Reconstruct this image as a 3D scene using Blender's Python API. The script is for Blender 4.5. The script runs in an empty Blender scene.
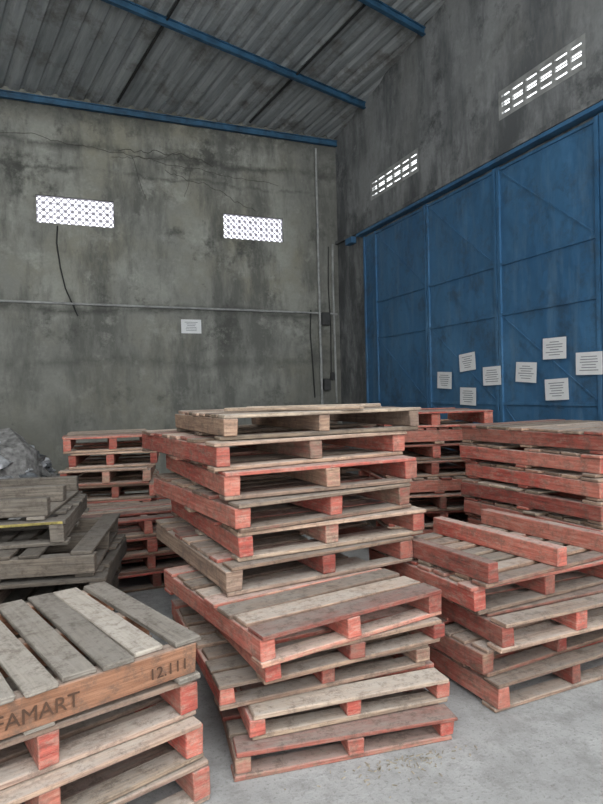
import bpy, bmesh, math, random
from mathutils import Vector, Matrix, noise as mnoise
random.seed(11)
YAW = math.radians(22.4)
def P(X, D, z=0.0):
    """plan coordinates (right, forward) of the standing point -> room coordinates"""
    return Vector((X*math.cos(YAW)+D*math.sin(YAW), -X*math.sin(YAW)+D*math.cos(YAW), z))

scene = bpy.context.scene
col = scene.collection

# ------------------------------------------------------------------ materials
def new_mat(name):
    m = bpy.data.materials.new(name); m.use_nodes = True
    nt = m.node_tree; nt.nodes.clear()
    out = nt.nodes.new('ShaderNodeOutputMaterial')
    b = nt.nodes.new('ShaderNodeBsdfPrincipled')
    nt.links.new(b.outputs[0], out.inputs[0])
    return m, nt, b
def N(nt, t, **kw):
    n = nt.nodes.new(t)
    for k, v in kw.items():
        setattr(n, k, v)
    return n
def L(nt, a, b): nt.links.new(a, b)
def noise(nt, vec, scale, detail=6, rough=.6, vscale=None, loc=(0,0,0)):
    if vscale or loc != (0,0,0):
        mp = N(nt, 'ShaderNodeMapping')
        mp.inputs['Scale'].default_value = vscale or (1,1,1)
        mp.inputs['Location'].default_value = loc
        L(nt, vec, mp.inputs[0]); vec = mp.outputs[0]
    n = N(nt, 'ShaderNodeTexNoise')
    n.inputs['Scale'].default_value = scale
    n.inputs['Detail'].default_value = detail
    n.inputs['Roughness'].default_value = rough
    L(nt, vec, n.inputs['Vector'])
    return n.outputs[0]
def maprange(nt, v, a, b, c=0, d=1):
    m = N(nt, 'ShaderNodeMapRange')
    m.inputs[1].default_value=a; m.inputs[2].default_value=b
    m.inputs[3].default_value=c; m.inputs[4].default_value=d
    L(nt, v, m.inputs[0]); return m.outputs[0]
def mix(nt, fac, a, b, mode='MIX'):
    m = N(nt, 'ShaderNodeMix'); m.data_type='RGBA'; m.blend_type = mode
    if isinstance(fac, (int,float)): m.inputs[0].default_value = fac
    else: L(nt, fac, m.inputs[0])
    for s, x in ((6,a),(7,b)):
        if isinstance(x, tuple): m.inputs[s].default_value = (*x,1) if len(x)==3 else x
        else: L(nt, x, m.inputs[s])
    return m.outputs[2]
def math_(nt, op, a, b):
    m = N(nt,'ShaderNodeMath', operation=op)
    for i,x in enumerate((a,b)):
        if isinstance(x,(int,float)): m.inputs[i].default_value=x
        else: L(nt,x,m.inputs[i])
    return m.outputs[0]
def bump(nt, b, h, strength=.3, dist=.02):
    n = N(nt,'ShaderNodeBump'); n.inputs['Strength'].default_value=strength
    n.inputs['Distance'].default_value=dist
    L(nt,h,n.inputs['Height']); L(nt,n.outputs[0],b.inputs['Normal'])

def simple_mat(name, c, rough=.8, var=.25, scale=8, metal=0):
    m, nt, b = new_mat(name)
    tc = N(nt,'ShaderNodeTexCoord').outputs['Object']
    n = noise(nt, tc, scale)
    dark = tuple(x*(1-var) for x in c); lite = tuple(min(1,x*(1+var)) for x in c)
    L(nt, mix(nt, maprange(nt,n,.35,.65), dark, lite), b.inputs['Base Color'])
    b.inputs['Roughness'].default_value=rough; b.inputs['Metallic'].default_value=metal
    return m

def wall_mat(name, base, dark, light, warm, bands=True):
    m, nt, b = new_mat(name)
    tc = N(nt,'ShaderNodeTexCoord').outputs['Object']
    big = noise(nt, tc, .55, 5, .6)
    mid = noise(nt, tc, .9, 10, .7, loc=(3,1,7))
    streak = noise(nt, tc, 1.1, 9, .72, vscale=(1.6,1.6,.45), loc=(9,2,0))
    fine = noise(nt, tc, 22, 5, .7)
    c = mix(nt, maprange(nt,big,.42,.58), base, warm)
    c = mix(nt, maprange(nt,mid,.46,.60,0,.9), c, light)
    c = mix(nt, maprange(nt,streak,.45,.61,0,.9), c, dark)
    blot = noise(nt, tc, 1.6, 11, .74, loc=(-5,4,2))
    c = mix(nt, maprange(nt,blot,.53,.65,0,.85), c, tuple(x*.5 for x in dark))
    pale = noise(nt, tc, 2.0, 9, .75, loc=(15,-4,6))
    c = mix(nt, maprange(nt,pale,.55,.66,0,.6), c, tuple(x*1.2 for x in light))
    sx = N(nt,'ShaderNodeSeparateXYZ'); L(nt,tc,sx.inputs[0])
    z = math_(nt,'ADD', sx.outputs[2], math_(nt,'MULTIPLY', mid, .5))
    if bands:
        for zz, wd, amt in ((3.17,.10,.8),(5.55,.08,.65),(5.22,.04,.5),(2.35,.10,.5),(6.10,.28,.85)):
            d = math_(nt,'ABSOLUTE', math_(nt,'SUBTRACT', z, zz), 0)
            k = math_(nt,'MULTIPLY', maprange(nt,d,0,wd,amt,0), maprange(nt,blot,.38,.50))
            c = mix(nt, k, c, tuple(x*.4 for x in dark))
        # darker towards the bottom of the wall and towards its right-hand corner
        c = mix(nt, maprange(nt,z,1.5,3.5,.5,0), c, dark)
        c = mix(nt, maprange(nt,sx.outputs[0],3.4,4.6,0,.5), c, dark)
    else:
        c = mix(nt, math_(nt,'MULTIPLY', maprange(nt,z,4.3,5.4,.8,0), maprange(nt,streak,.4,.58)), c, tuple(x*.55 for x in dark))
    c = mix(nt, maprange(nt,fine,.3,.7,0,.25), c, dark)
    L(nt,c,b.inputs['Base Color']); b.inputs['Roughness'].default_value=.95
    bump(nt,b,math_(nt,'ADD',mid,math_(nt,'MULTIPLY',fine,.3)),.5,.03)
    return m
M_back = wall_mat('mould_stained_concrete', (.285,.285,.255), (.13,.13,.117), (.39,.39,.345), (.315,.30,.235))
M_right = wall_mat('grey_cement_render', (.265,.27,.27), (.13,.135,.14), (.335,.34,.34), (.25,.25,.24), False)

def floor_mat():
    m, nt, b = new_mat('dusty_concrete_floor')
    tc = N(nt,'ShaderNodeTexCoord').outputs['Object']
    a = noise(nt, tc, 1.3, 8, .65); f = noise(nt, tc, 7, 10, .8); g = noise(nt, tc, 60, 4,.7)
    c = mix(nt, maprange(nt,a,.35,.65), (.29,.29,.288), (.42,.42,.417))
    c = mix(nt, maprange(nt,f,.47,.62,0,.65), c, (.21,.208,.20))
    c = mix(nt, maprange(nt,g,.54,.68,0,.6), c, (.14,.135,.125))
    L(nt,c,b.inputs['Base Color']); b.inputs['Roughness'].default_value=.92
    bump(nt,b,math_(nt,'ADD',f,math_(nt,'MULTIPLY',g,.4)),.6,.02)
    return m
M_floor = floor_mat()

def roof_mat():
    m, nt, b = new_mat('weathered_corrugated_sheet')
    tc = N(nt,'ShaderNodeTexCoord').outputs['Object']
    mp = N(nt,'ShaderNodeMapping'); mp.inputs['Rotation'].default_value=(0,0,math.radians(-13)); L(nt,tc,mp.inputs[0])
    v = mp.outputs[0]
    st = noise(nt, v, 1.5, 7, .7, vscale=(4,.35,1)); bl = noise(nt, v, 2.2, 8, .7)
    c = mix(nt, maprange(nt,st,.35,.65), (.19,.205,.21), (.38,.395,.395))
    c = mix(nt, maprange(nt,bl,.5,.66,0,.85), c, (.12,.11,.10))
    L(nt,c,b.inputs['Base Color']); b.inputs['Roughness'].default_value=.7
    return m
M_roof = roof_mat()

def gate_mat():
    m, nt, b = new_mat('blue_painted_steel')
    tc = N(nt,'ShaderNodeTexCoord').outputs['Object']
    a = noise(nt, tc, 1.2, 7, .6, vscale=(1,1,.5)); f = noise(nt, tc, 3.0, 10, .78)
    s = noise(nt, tc, 2.4, 8, .75, vscale=(1,3,.35), loc=(2,2,2))
    dent = noise(nt, tc, 2.2, 3, .5, loc=(7,7,7))
    c = mix(nt, maprange(nt,a,.35,.65), (.032,.115,.235), (.06,.17,.31))
    c = mix(nt, maprange(nt,f,.50,.64,0,.65), c, (.038,.068,.105))
    c = mix(nt, maprange(nt,s,.50,.66,0,.45), c, (.13,.22,.31))
    L(nt,c,b.inputs['Base Color']); b.inputs['Roughness'].default_value=.6
    bump(nt,b,dent,.5,.12)
    return m
M_gate = gate_mat()
M_beam = simple_mat('blue_beam_paint', (.025,.085,.155), .6, .4, 5)
M_pipe = simple_mat('grey_conduit', (.33,.33,.32), .6)
M_cable = simple_mat('black_cable', (.02,.02,.02), .6)
M_vine = simple_mat('dead_creeper', (.07,.065,.055), .9)
M_paper = simple_mat('white_paper', (.80,.80,.80), .8, .04)
M_ink = simple_mat('printed_ink', (.22,.22,.24), .8, .1)
M_block = simple_mat('vent_block_concrete', (.62,.58,.66), .9)
M_box = simple_mat('black_plastic_box', (.05,.05,.05), .5)
M_bag = simple_mat('pale_plastic_bag', (.42,.43,.45), .45, .5, 7)
M_bag2 = simple_mat('dark_plastic_bag', (.12,.13,.14), .4, .5, 6)
M_rubble = simple_mat('rubble', (.22,.215,.21), .95, .5, 12)
M_char = simple_mat('burnt_stencil', (.07,.035,.02), .9, .2)
M_chip = simple_mat('wood_splinter', (.32,.28,.22), .9, .4, 30)

def pallet_mat():
    m, nt, b = new_mat('worn_painted_pallet_wood')
    uv = N(nt,'ShaderNodeUVMap'); uv.uv_map='board'; u = uv.outputs[0]
    at = N(nt,'ShaderNodeAttribute'); at.attribute_name='tint'
    sp = N(nt,'ShaderNodeSeparateColor'); L(nt,at.outputs['Color'],sp.inputs[0])
    paint, bright, hue = sp.outputs
    grain = noise(nt, u, 3, 7, .7, vscale=(1.0,22,1))
    spots = noise(nt, u, 3.2, 10, .78, vscale=(1,2.4,1), loc=(4,4,0))
    chips = noise(nt, u, 10, 10, .82, vscale=(1,3.0,1), loc=(14,8,0))
    tone = noise(nt, u, .9, 3, .5, loc=(3,30,0))
    tc = N(nt,'ShaderNodeTexCoord').outputs['Object']
    fine = noise(nt, tc, 16, 10, .84)
    wood = mix(nt, maprange(nt,grain,.34,.66), (.18,.115,.075), (.52,.385,.265))
    wood = mix(nt, maprange(nt,spots,.46,.62,0,.75), wood, (.17,.13,.10))
    wood = mix(nt, maprange(nt,hue,.0,1,0,.9), wood, mix(nt, maprange(nt,grain,.34,.66), (.17,.155,.135), (.44,.40,.345)))
    red = mix(nt, maprange(nt,grain,.35,.68), (.23,.035,.027), (.56,.105,.075))
    red = mix(nt, maprange(nt,tone,.42,.60,0,.7), red, mix(nt, maprange(nt,grain,.35,.68), (.36,.11,.075), (.58,.24,.175)))
    red = mix(nt, maprange(nt,chips,.49,.59,0,.6), red, (.44,.27,.21))
    brown = mix(nt, maprange(nt,grain,.35,.68), (.26,.11,.055), (.48,.235,.135))
    pc = mix(nt, maprange(nt,hue,.5,.85), red, brown)
    mk = math_(nt,'ADD', paint, math_(nt,'ADD', math_(nt,'MULTIPLY',spots,.5), math_(nt,'MULTIPLY',chips,.5)))
    mk = maprange(nt, mk, 1.00, 1.09, .15, .95)
    mk = math_(nt,'MULTIPLY', mk, maprange(nt,paint,.02,.2))
    c = mix(nt, mk, wood, pc)
    ge = N(nt,'ShaderNodeNewGeometry'); sx = N(nt,'ShaderNodeSeparateXYZ'); L(nt,ge.outputs['Normal'],sx.inputs[0])
    up = maprange(nt, sx.outputs[2], .6, .95)
    dust = math_(nt,'MULTIPLY', up, maprange(nt,spots,.34,.60,.25,.8))
    c = mix(nt, dust, c, (.46,.42,.375))
    c = mix(nt, maprange(nt,fine,.49,.61,0,.65), c, (.12,.09,.07))
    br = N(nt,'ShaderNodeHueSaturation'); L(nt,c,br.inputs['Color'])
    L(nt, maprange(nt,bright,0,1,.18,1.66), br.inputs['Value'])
    L(nt, br.outputs[0], b.inputs['Base Color'])
    b.inputs['Roughness'].default_value=.88
    bump(nt,b,math_(nt,'ADD',grain,math_(nt,'MULTIPLY',chips,.6)),.6,.008)
    return m
M_pal = pallet_mat()
M_yellow = simple_mat('yellow_paint', (.24,.195,.06), .8, .6, 20)

# ------------------------------------------------------------------ mesh builder
class MB:
    def __init__(s): s.v=[]; s.f=[]; s.m=[]; s.uv=[]; s.t=[]
    def box(s, c, size, mat=0, rot=None, long=0, tint=(0,.5,0), jit=0.0):
        hx,hy,hz = (d/2 for d in size)
        base=len(s.v); c=Vector(c)
        loc=[Vector((sx*hx,sy*hy,sz*hz)) for sx in(-1,1) for sy in(-1,1) for sz in(-1,1)]
        if jit: loc=[p+Vector([random.uniform(-jit,jit),random.uniform(-jit,jit),random.uniform(-jit,jit)*.4]) for p in loc]
        o1,o2=random.uniform(0,50),random.uniform(0,50)
        for p in loc:
            q = rot@p if rot else p
            s.v.append(tuple(c+q))
        for nax,f in ((0,(0,1,3,2)),(0,(4,6,7,5)),(1,(0,4,5,1)),(1,(2,3,7,6)),(2,(0,2,6,4)),(2,(1,5,7,3))):
            s.f.append([base+i for i in f]); s.m.append(mat)
            axes=[a for a in range(3) if a!=nax]
            if long in axes: ua=long; va=[a for a in axes if a!=long][0]
            else: ua,va=axes
            for i in f:
                p=loc[i]; s.uv.append((p[ua]+o1, p[va]+o2+nax*3.1)); s.t.append((*tint,1))
    def between(s, p, q, w, h, mat=0, tint=(0,.5,0)):
        p=Vector(p); q=Vector(q); d=q-p; ln=d.length
        R=d.to_track_quat('X','Z').to_matrix()
        s.box((p+q)/2,(ln,w,h),mat,R,0,tint)
    def build(s, name, mats, bevel=0):
        me=bpy.data.meshes.new(name); me.from_pydata(s.v,[],s.f)
        for m in mats: me.materials.append(m)
        me.polygons.foreach_set('material_index', s.m)
        uv=me.uv_layers.new(name='board'); uv.data.foreach_set('uv',[x for p in s.uv for x in p])
        ca=me.color_attributes.new('tint','FLOAT_COLOR','CORNER'); ca.data.foreach_set('color',[x for p in s.t for x in p])
        me.update()
        ob=bpy.data.objects.new(name,me); col.objects.link(ob)
        if bevel:
            b=ob.modifiers.new('bevel','BEVEL'); b.width=bevel; b.segments=1; b.limit_method='ANGLE'
        return ob

# ------------------------------------------------------------------ room shell
X0, Y0 = 4.65, 9.45
YF = -1.5; XL=-5.0
def wall(name, axis, a0, a1, z0, z1, t0, t1, holes, mat):
    m=MB()
    A=sorted({a0,a1}|{h[0] for h in holes}|{h[1] for h in holes})
    Z=sorted({z0,z1}|{h[2] for h in holes}|{h[3] for h in holes})
    for i in range(len(A)-1):
        for j in range(len(Z)-1):
            ca=(A[i]+A[i+1])/2; cz=(Z[j]+Z[j+1])/2
            if any(h[0]<ca<h[1] and h[2]<cz<h[3] for h in holes): continue
            if axis=='x': m.box((ca,(t0+t1)/2,cz),(A[i+1]-A[i],t1-t0,Z[j+1]-Z[j]))
            else: m.box(((t0+t1)/2,ca,cz),(t1-t0,A[i+1]-A[i],Z[j+1]-Z[j]))
    return m.build(name,[mat])
W1=(-.16,.92,4.14,4.54); W2=(2.61,3.64,4.12,4.52)
V1=(4.16,5.34,4.55,4.87); V2=(6.92,8.25,4.55,4.87)
TW=.09
wall('wall_back','x',XL-TW,X0+TW,0,6.5,Y0,Y0+TW,[W1,W2],M_back)
wall('wall_right','y',YF,Y0,0,8.2,X0,X0+TW,[V1,V2],M_right)
wall('wall_left','y',YF,Y0,0,8.2,XL-TW,XL,[],M_back)
fl=MB(); fl.box((-.175,1.2,-.05),(10.05+.2,16.7,.1)) ; fl.build('floor',[M_floor])

# pierced block windows in the back wall
for k,(a,b_,c,d) in enumerate((W1,W2)):
    m=MB(); n=11; rows=4; w=(b_-a)/n; h=(d-c)/rows; y=Y0+.05
    for i in range(n):
        for j in range(rows):
            x_=a+i*w; z_=c+j*h
            m.between((x_+.004,y,z_+.004),(x_+w-.004,y,z_+h-.004),.02,.016)
            m.between((x_+.004,y,z_+h-.004),(x_+w-.004,y,z_+.004),.02,.016)
            m.box((x_+w/2,y,z_+h/2),(.034,.022,.034))
    for j in range(rows+1):
        m.box(((a+b_)/2,y,min(max(c+j*h,c+.006),d-.006)),(b_-a,.025,.010))
    for i in range(n+1):
        m.box((min(max(a+i*w,a+.006),b_-.006),y,(c+d)/2),(.010,.025,d-c))
    m.build('window_%d'%(k+1),[M_block])
# slotted vents in the right wall
for k,(a,b_,c,d) in enumerate((V1,V2)):
    m=MB(); n=6; rows=3; w=(b_-a)/n; h=(d-c)/rows; x_=X0+.012
    for i in range(n+1): m.box((x_,min(max(a+i*w,a+.025),b_-.025),(c+d)/2),(.020,.045,d-c))
    for j in range(rows+1): m.box((x_,(a+b_)/2,min(max(c+j*h,c+.025),d-.025)),(.018,b_-a,.052))
    for j in range(rows): m.box((x_,(a+b_)/2,c+(j+.5)*h),(.012,b_-a,.008))
    m.build('window_%d'%(k+3),[M_pipe])

# ------------------------------------------------------------------ roof
def roofz(y): return 5.98+.14*(Y0-y)
bm=bmesh.new()
pitch=.21; ang=math.radians(13); prof=[(0,0),(.25,0),(.40,.04),(.60,.04),(.75,0)]
n=90; rows=[]
ex=Vector((math.cos(ang),math.sin(ang),0)); ey=Vector((-math.sin(ang),math.cos(ang),0)); o=Vector((0,4,0))
for v in (-9,9):
    r=[]
    for i in range(-n//2,n//2):
        for px,pz in prof:
            p=o+ex*((i+px)*pitch)+ey*v
            r.append(bm.verts.new((p.x,p.y,roofz(p.y)+pz)))
    rows.append(r)
for i in range(len(rows[0])-1): bm.faces.new((rows[0][i],rows[0][i+1],rows[1][i+1],rows[1][i]))
for co,no in (((X0,0,0),(1,0,0)),((XL,0,0),(-1,0,0)),((0,Y0,0),(0,1,0)),((0,.6,0),(0,-1,0))):
    bmesh.ops.bisect_plane(bm,geom=bm.verts[:]+bm.edges[:]+bm.faces[:],plane_co=co,plane_no=no,clear_outer=True)
me=bpy.data.meshes.new('ceiling'); bm.to_mesh(me); bm.free(); me.materials.append(M_roof)
roof=bpy.data.objects.new('ceiling',me); col.objects.link(roof)

def ibeam(name,p,q,h=.085,w=.06):
    m=MB(); p=Vector(p); q=Vector(q); dz=Vector((0,0,h/2))
    m.between(p,q,.012,h); m.between(p+dz,q+dz,w,.012); m.between(p-dz,q-dz,w,.012)
    return m.build(name,[M_beam])
def slope_beam(y_at_wall,off=.06):
    t=math.tan(math.radians(15)); ya=y_at_wall; yb=y_at_wall-t*(X0-XL)
    return (X0-.005,ya,roofz(ya)-off),(XL+.005,yb,roofz(yb)-off)
ibeam('roof_beam',(XL,Y0-.05,5.88),(X0,Y0-.05,5.88))
for yw in (8.36,6.72,5.0,3.4): ibeam('roof_beam',*slope_beam(yw))
for xr,yr in ((3.05,9.3),(1.0,9.3)):
    p=Vector((xr,yr,roofz(yr)-.03)); q=p-ey*6; q.z=roofz(q.y)-.03
    m=MB(); m.between(p,q,.025,.025); m.build('roof_tie_rod',[M_cable])

# ------------------------------------------------------------------ blue gate
m=MB(); xg=X0-.045
ys=[8.06,6.69,5.33,3.97,2.61]; zt=4.02
for a,b_ in zip(ys[1:],ys[:-1]):
    m.box((xg,(a+b_)/2,zt/2+.02),(.012,b_-a-.012,zt-.06))
    for y in (a+.03,b_-.03): m.box((xg-.015,y,zt/2+.02),(.028,.04,zt-.04))
    for z in (.06,1.42,2.40,2.95,zt-.03): m.box((xg-.012,(a+b_)/2,z),(.022,b_-a-.06,.03))
    for z0_,z1_ in ((.08,1.40),(1.44,2.38),(2.97,zt-.05)):
        m.between((xg-.006,a+.05,z0_),(xg-.006,b_-.05,z1_),.014,.014)
m.box((xg,8.24,zt/2+.02),(.012,.33,zt-.06)); m.box((xg-.012,8.39,zt/2+.02),(.025,.04,zt-.04))
gate=m.build('door_1',[M_gate])
m=MB(); m.box((X0-.06,5.4,4.08),(.11,6.3,.04)); m.box((X0-.05,8.86,4.07),(.09,.22,.10)); m.build('gate_track_rail',[M_gate])
m=MB(); m.box((X0-.025,5.3,4.17),(.05,8.3,.05)); m.build('trim_1',[M_right])

def paper(centre, w, h, facing, tilt=0):
    m=MB()
    m.box((0,0,0),(w,.002,h),0)
    z=h*.30
    for k in range(6):
        ww=w*random.uniform(.35,.75)
        m.box((0,-.0015,z),(ww,.001,h*.035),1); z-=h*.12
    ob=m.build('paper_notice',[M_paper,M_ink])
    ob.location=centre
    ob.rotation_euler=(0,math.radians(tilt),0) if facing=='back' else (0,math.radians(tilt),math.radians(-90))
    return ob
xp=X0-.079
for y,z,t in ((6.33,1.705,3),(5.87,1.91,-4),(5.87,1.50,2),(5.44,1.73,-1),(4.91,1.75,4),(4.52,1.97,1),(4.50,1.565,-2),(4.11,1.80,1)):
    paper((xp,y,z),.297,.21,'right',t)
paper((2.04,Y0-.003,2.68),.32,.22,'back',0)

# ------------------------------------------------------------------ pipes and cables
def tube(name, pts, r, mat):
    cu=bpy.data.curves.new(name,'CURVE'); cu.dimensions='3D'; cu.bevel_depth=r; cu.bevel_resolution=2
    sp=cu.splines.new('POLY'); sp.points.add(len(pts)-1)
    for i,p in enumerate(pts): sp.points[i].co=(*p,1)
    cu.materials.append(mat); ob=bpy.data.objects.new(name,cu); col.objects.link(ob); return ob
yw=Y0-.02
tube('conduit_pipe',[(XL+.02,yw,2.99),(-1,yw,2.99),(1.2,yw,2.97),(3,yw,2.96),(4.25,yw,2.95),(4.6,yw,2.94)],.018,M_pipe)
tube('conduit_pipe',[(4.25,yw-.03,5.75),(4.25,yw-.03,4.0),(4.26,yw-.03,1.2)],.022,M_pipe)
tube('conduit_pipe',[(4.54,yw,4.15),(4.53,yw,3.6),(4.55,yw,1.4)],.018,M_pipe)
tube('cable',[(.12,yw,4.1),(.10,yw,3.85),(.14,yw,3.5),(.2,yw,3.2),(.32,yw,2.9),(.36,yw,2.8)],.010,M_cable)
tube('cable',[(4.10,yw,3.0),(4.08,yw,2.6),(4.11,yw,2.1),(4.14,yw,1.5)],.012,M_cable)
tube('cable',[(4.46,yw,4.1),(4.44,yw,3.4),(4.47,yw,2.8),(4.46,yw,1.9)],.009,M_cable)
def wander(x,z,dx,dz,n,amp,r,name='dead_creeper_stem'):
    pts=[]
    for i in range(n):
        pts.append((x,Y0-.004,z)); x+=dx*random.uniform(.5,1.5); z+=dz+random.uniform(-amp,amp)
    tube(name,pts,r,M_vine)
wander(-.6,5.35,.07,-.006,60,.022,.0035)
wander(1.0,5.3,.05,-.0,34,.04,.005)
wander(1.7,5.1,.05,-.012,30,.035,.004)
wander(1.2,5.25,.02,-.05,12,.03,.0035)
wander(2.1,5.15,-.01,-.04,12,.03,.003)
wander(.9,5.2,.05,.012,24,.04,.003)
m=MB(); m.box((4.36,Y0-.045,2.85),(.16,.08,.22)); m.box((4.36,Y0-.045,1.72),(.13,.08,.2)); m.box((4.47,Y0-.04,1.86),(.06,.07,.14)); m.build('junction_box',[M_box],.008)

# ------------------------------------------------------------------ pallets
H=.15
def pallet(X, D, deg, z, W=1.08, Ln=1.2, side=False, paint=.55, bright=.5, hue=.2, top=True, nb=8, lead=.5, yellow=False, bottom=3, name='wooden_pallet', h=H, sw=.075, gap=.18, deck=None, whole=False):
    """near-left corner at plan (X,D); W along front, Ln going away. side=True : stringers parallel to the front"""
    m=MB(); th=.023; sh=h-2*th-.001
    fw,fl=(W,Ln) if not side else (Ln,W)     # board length, stringer length
    if deck is None: deck=paint*.6
    def put(cx,cy,cz,sx,sy,sz,long,tint,ry=0,rz=0,mat=0):
        if side: cx,cy=cy,cx; sx,sy=sy,sx; long={0:1,1:0,2:2}[long]; rz=-rz
        R=Matrix.Rotation(math.radians(rz),3,'Z')
        m.box((cx,cy,cz),(sx,sy,sz),mat,R,long,tint,.004)
    def tn(p,hu=None,v=.28):
        if p<=0: v=0
        h_=hue if hu is None else hu
        bv=.24 if bright>.25 else .07
        return (max(0,min(1,p+random.uniform(-v,v))), max(0,min(1,bright+random.uniform(-bv,bv))), h_ if h_>.79 else max(0,min(.6,h_+random.uniform(-.25,.3))))
    z_s=th+sh/2
    for i in range(3):
        cx=sw/2+.006+i*(fw-sw-.012)/2 + (random.uniform(-.04,.04) if i==1 else 0)
        put(cx,fl/2+random.uniform(-.012,.012),z_s,sw*random.uniform(.85,1.08),fl-.012,sh-.001,1,tn(paint+.08) if paint>0 else tn(0),rz=random.uniform(-.4,.4) if i==1 else 0)
    if top:
        bw=fl/nb
        for i in range(nb):
            if not whole and 0<i<nb-1 and random.random()<.07: continue
            wd=bw*random.uniform(.94-gap,1.02-gap) if 0<i<nb-1 else bw*.88
            cy=min(max(bw*(i+.5)+random.uniform(-.008,.008),wd/2),fl-wd/2)
            if i==0: cy=wd/2
            if i==nb-1: cy=fl-wd/2
            pr=lead if i in (0,nb-1) else deck
            ln=fw-random.uniform(0,.05); cxx=fw/2+random.uniform(-.02,.02)
            if not whole and 0<i<nb-1 and random.random()<.08: ln*=.55; cxx=fw*.28
            put(cxx,cy,h-th/2-.0015,ln,wd,th-.003,0,tn(pr,v=.35),rz=random.uniform(-1.2,1.2))
    nbm=bottom
    for i in range(nbm):
        wd=.10
        cy=wd/2+.01+i*(fl-wd-.02)/(nbm-1)
        put(fw/2+random.uniform(-.02,.02),cy,th/2+.0005,fw-random.uniform(0,.05),wd,th-.002,0,tn(lead*.8),rz=random.uniform(-1.2,1.2))
    if yellow:
        put(fw/2,-.004,h-th/2-.002,fw*.98,.006,th-.006,0,(0,.5,0),mat=1)
    ob=m.build(name,[M_pal,M_yellow],.004)
    ob.location=P(X,D,z); ob.rotation_euler=(0,0,math.radians(deg)-YAW)
    return ob
def J(a): return random.uniform(-a,a)

# main stack - lower part (five thinner pallets)
hl=.117
pallet(-.315,2.435,15,0,1.02,1.2,paint=.65,lead=.4,hue=.2,h=hl)
pallet(-.26,2.51,18,hl,.99,1.2,paint=.65,lead=.42,hue=.2,h=hl)
pallet(-.385,2.54,22,2*hl,1.07,1.2,paint=.68,lead=.45,hue=.2,h=hl)
pallet(-.19,2.52,26,3*hl,.98,1.2,paint=.68,lead=.45,hue=.15,h=hl)
pallet(-.19,2.43,32,4*hl,1.03,1.2,paint=.88,lead=.95,nb=8,h=.137,hue=.05,whole=True,gap=.14,deck=.38)
zb=4*hl+.137
# main stack - upper part
ups=[(-.39,2.90,28,.56,.3,1.16,1.34),(-.34,2.98,26,.60,.34,1.17,1.40),(-.34,2.94,30,.68,.4,1.13,1.42),(-.40,3.01,25,.68,.38,1.19,1.38),(-.44,3.02,29.5,.72,.38,1.23,1.47)]
for i,(x,d,a,p,l,w_,l_) in enumerate(ups):
    pallet(x,d,a,zb+i*H,w_,l_,paint=p,lead=l,hue=.2,nb=9,sw=.085)
zt_=zb+5*H
top_p=pallet(-.41,3.10,25,zt_,1.24,1.1,paint=.25,lead=.15,hue=.15,bright=.5,nb=9,h=.14)

# front-left stack
fa=39
def fl_corner(dx=0,dd=0,W=1.2,a=fa):
    return (-.417+dx-math.cos(math.radians(a))*W, 2.34+dd-math.sin(math.radians(a))*W)
hf=.163
x,d=fl_corner(); 
pt=pallet(x,d,fa,3*hf,1.2,.98,side=True,paint=1.0,hue=.95,bright=.5,lead=0,deck=0,nb=9,h=hf,gap=.10,whole=True)
x,d=fl_corner(-.01,.02,1.15,37); pallet(x,d,37,2*hf,1.15,1.0,paint=.78,hue=.2,lead=.4,h=hf)
x,d=fl_corner(.01,0,1.15,40); pallet(x,d,40,hf,1.15,1.0,paint=.55,hue=.3,lead=.3,h=hf)
x,d=fl_corner(.03,.0,1.15,38); pallet(x,d,38,0,1.15,1.0,paint=.55,hue=.3,lead=.35,h=hf)
def stencil(txt, lx, size):
    cu=bpy.data.curves.new('stencil_lettering','FONT'); cu.body=txt; cu.size=size; cu.extrude=.0006
    cu.materials.append(M_char); ob=bpy.data.objects.new('stencil_lettering',cu); col.objects.link(ob)
    ob.parent=pt; ob.location=(lx,.0015,.055); ob.rotation_euler=(math.radians(90),0,0); return ob
stencil('12.111',.98,.060); stencil('FAMART',.455,.072)

# dark stack on the left
for i in range(5):
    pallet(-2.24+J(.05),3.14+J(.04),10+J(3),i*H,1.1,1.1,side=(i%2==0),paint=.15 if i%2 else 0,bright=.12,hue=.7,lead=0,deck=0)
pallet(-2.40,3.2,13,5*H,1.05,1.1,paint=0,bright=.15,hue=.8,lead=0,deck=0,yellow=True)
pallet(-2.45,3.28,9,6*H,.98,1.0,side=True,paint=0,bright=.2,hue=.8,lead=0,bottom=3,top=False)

# low red stack between
for i in range(4):
    pallet(-1.78+J(.03),4.68+J(.03),22+J(2),i*H,1.1,1.1,paint=.85,bright=.4,hue=.1,lead=.8)
# back-left stack
for i in range(8):
    pallet(-2.28+J(.05),5.62+J(.06),14+J(5),i*H*1.02,.84,1.1,paint=.70,bright=.6,hue=.2,lead=.5,h=H*1.02)

# right low stack
pallet(.92,2.90,25,0,1.08,1.0,paint=.72,lead=.5)
pallet(.87,2.94,28,H,1.08,1.0,paint=.74,lead=.55)
pallet(.95,2.90,22.5,2*H,1.08,1.0,paint=.70,lead=.5)
pallet(.84,2.99,26,3*H,1.08,1.0,paint=.75,lead=.5,top=True,whole=True)
pallet(.90,2.96,29,4*H,1.05,1.0,paint=.78,lead=.35,top=False,bottom=7)

# rear right stack
hr=.145
for i in range(9):
    a=-63.5+J(2.5)
    pallet(1.26+J(.05),4.86+J(.03),a,i*hr,1.28,1.1,side=True,paint=.80,bright=.52,hue=.12,lead=.7,h=hr,deck=.25)
# stack behind it on the left
for i in range(9):
    pallet(.78+J(.05),5.55+J(.06),8+J(5),i*H*1.03,1.05,1.1,side=(i%3==1),paint=.76,bright=.5,hue=.15,lead=.65,h=H*1.03)

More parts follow.
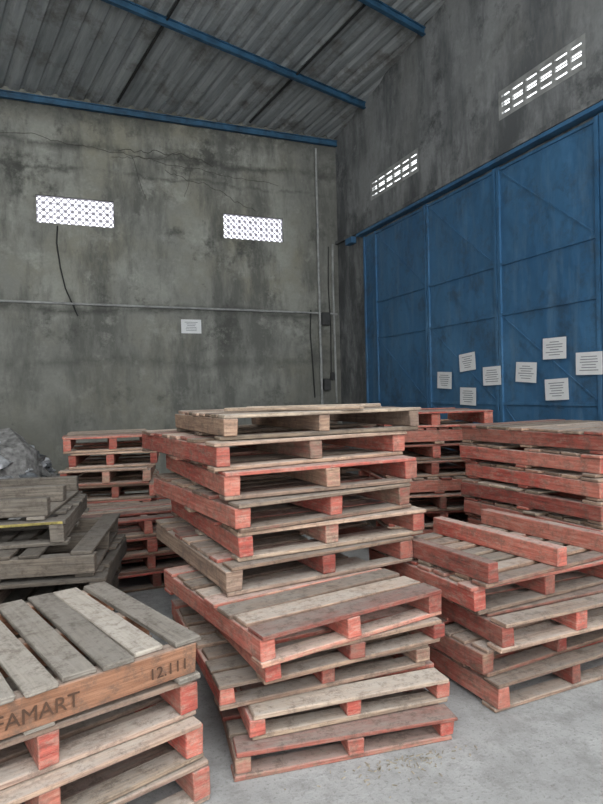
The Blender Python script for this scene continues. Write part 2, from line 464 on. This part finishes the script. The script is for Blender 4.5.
# loose planks on the main stack
z=zt_+.14+.011
m=MB()
m.between(P(-.45,3.60,z),P(.35,3.40,z),.09,.02,0,(.05,.65,.2)); m.between(P(-.35,3.80,z),P(.5,3.85,z),.08,.02,0,(.05,.75,.3))
m.build('loose_plank',[M_pal],.003)

# ------------------------------------------------------------------ rubbish heap
bm=bmesh.new()
def lump(c,r,sq,mat,sub=2,amp=.35):
    res=bmesh.ops.create_icosphere(bm,subdivisions=sub,radius=1)
    off=Vector((random.uniform(0,99),)*3)
    vs=res['verts']
    for v in vs:
        k=1+amp*mnoise.noise(v.co*1.8+off)+amp*.5*mnoise.noise(v.co*4+off)
        v.co=Vector(c)+Vector((v.co.x*r*k,v.co.y*r*k,v.co.z*r*sq*k))
        v.co.z=max(v.co.z,.004); v.co.y=min(v.co.y,Y0-.05)
    for f in {f for v in vs for f in v.link_faces}: f.material_index=mat
hc=P(-3.93,7.0)
lump((hc.x,hc.y,.1),1.05,1.05,2,4,.2)
for i in range(210):
    a=random.uniform(0,6.28); r=1.0*math.sqrt(random.random())
    zz=1.13*math.sqrt(max(0,1-(r/1.1)**2))
    lump((hc.x+r*math.cos(a),hc.y+r*math.sin(a),zz+random.uniform(-.05,.08)),random.uniform(.05,.13),random.uniform(.45,.75),random.choice((0,0,0,1,2)),2,.75)
me=bpy.data.meshes.new('rubbish_heap'); bm.to_mesh(me); bm.free()
for mm in (M_bag,M_bag2,M_rubble): me.materials.append(mm)
col.objects.link(bpy.data.objects.new('rubbish_heap',me))

# splinters on the floor
m=MB()
for i in range(110):
    X_,D_=random.gauss(.42,.14),0
    D_=2.435+(X_+.315)*math.tan(math.radians(15))-.04-abs(random.gauss(0,.07))
    s=random.uniform(.005,.025)
    m.box(P(X_,D_,.0025),(s,random.uniform(.002,.006),.003),0,Matrix.Rotation(random.uniform(0,3.14),3,'Z'),0)
m.build('wood_debris',[M_chip])

# ------------------------------------------------------------------ light
w=bpy.data.worlds.new('overcast_sky'); scene.world=w; w.use_nodes=True
bg=w.node_tree.nodes['Background']; bg.inputs[0].default_value=(.94,.98,1.0,1); bg.inputs[1].default_value=3.25
sun=bpy.data.lights.new('hazy_sun','SUN'); sun.energy=1.8; sun.angle=math.radians(60); sun.color=(1,.98,.95)
so=bpy.data.objects.new('hazy_sun',sun); col.objects.link(so); so.location=(0,-3,9)
so.rotation_euler=Vector((-.20,.60,-.85)).to_track_quat('-Z','Y').to_euler()

# ------------------------------------------------------------------ camera
cam=bpy.data.cameras.new('camera'); co=bpy.data.objects.new('camera',cam); col.objects.link(co)
cam.sensor_fit='VERTICAL'; cam.sensor_height=24; cam.lens=600/804*24
co.matrix_world=Matrix.Translation((0,0,1.6))@Matrix.Rotation(-YAW,4,'Z')@Matrix.Rotation(math.radians(90-.95),4,'X')@Matrix.Rotation(math.radians(-1.4),4,'Z')
scene.camera=co
scene.view_settings.view_transform='Standard'
scene.view_settings.look='None'
scene.view_settings.exposure=0
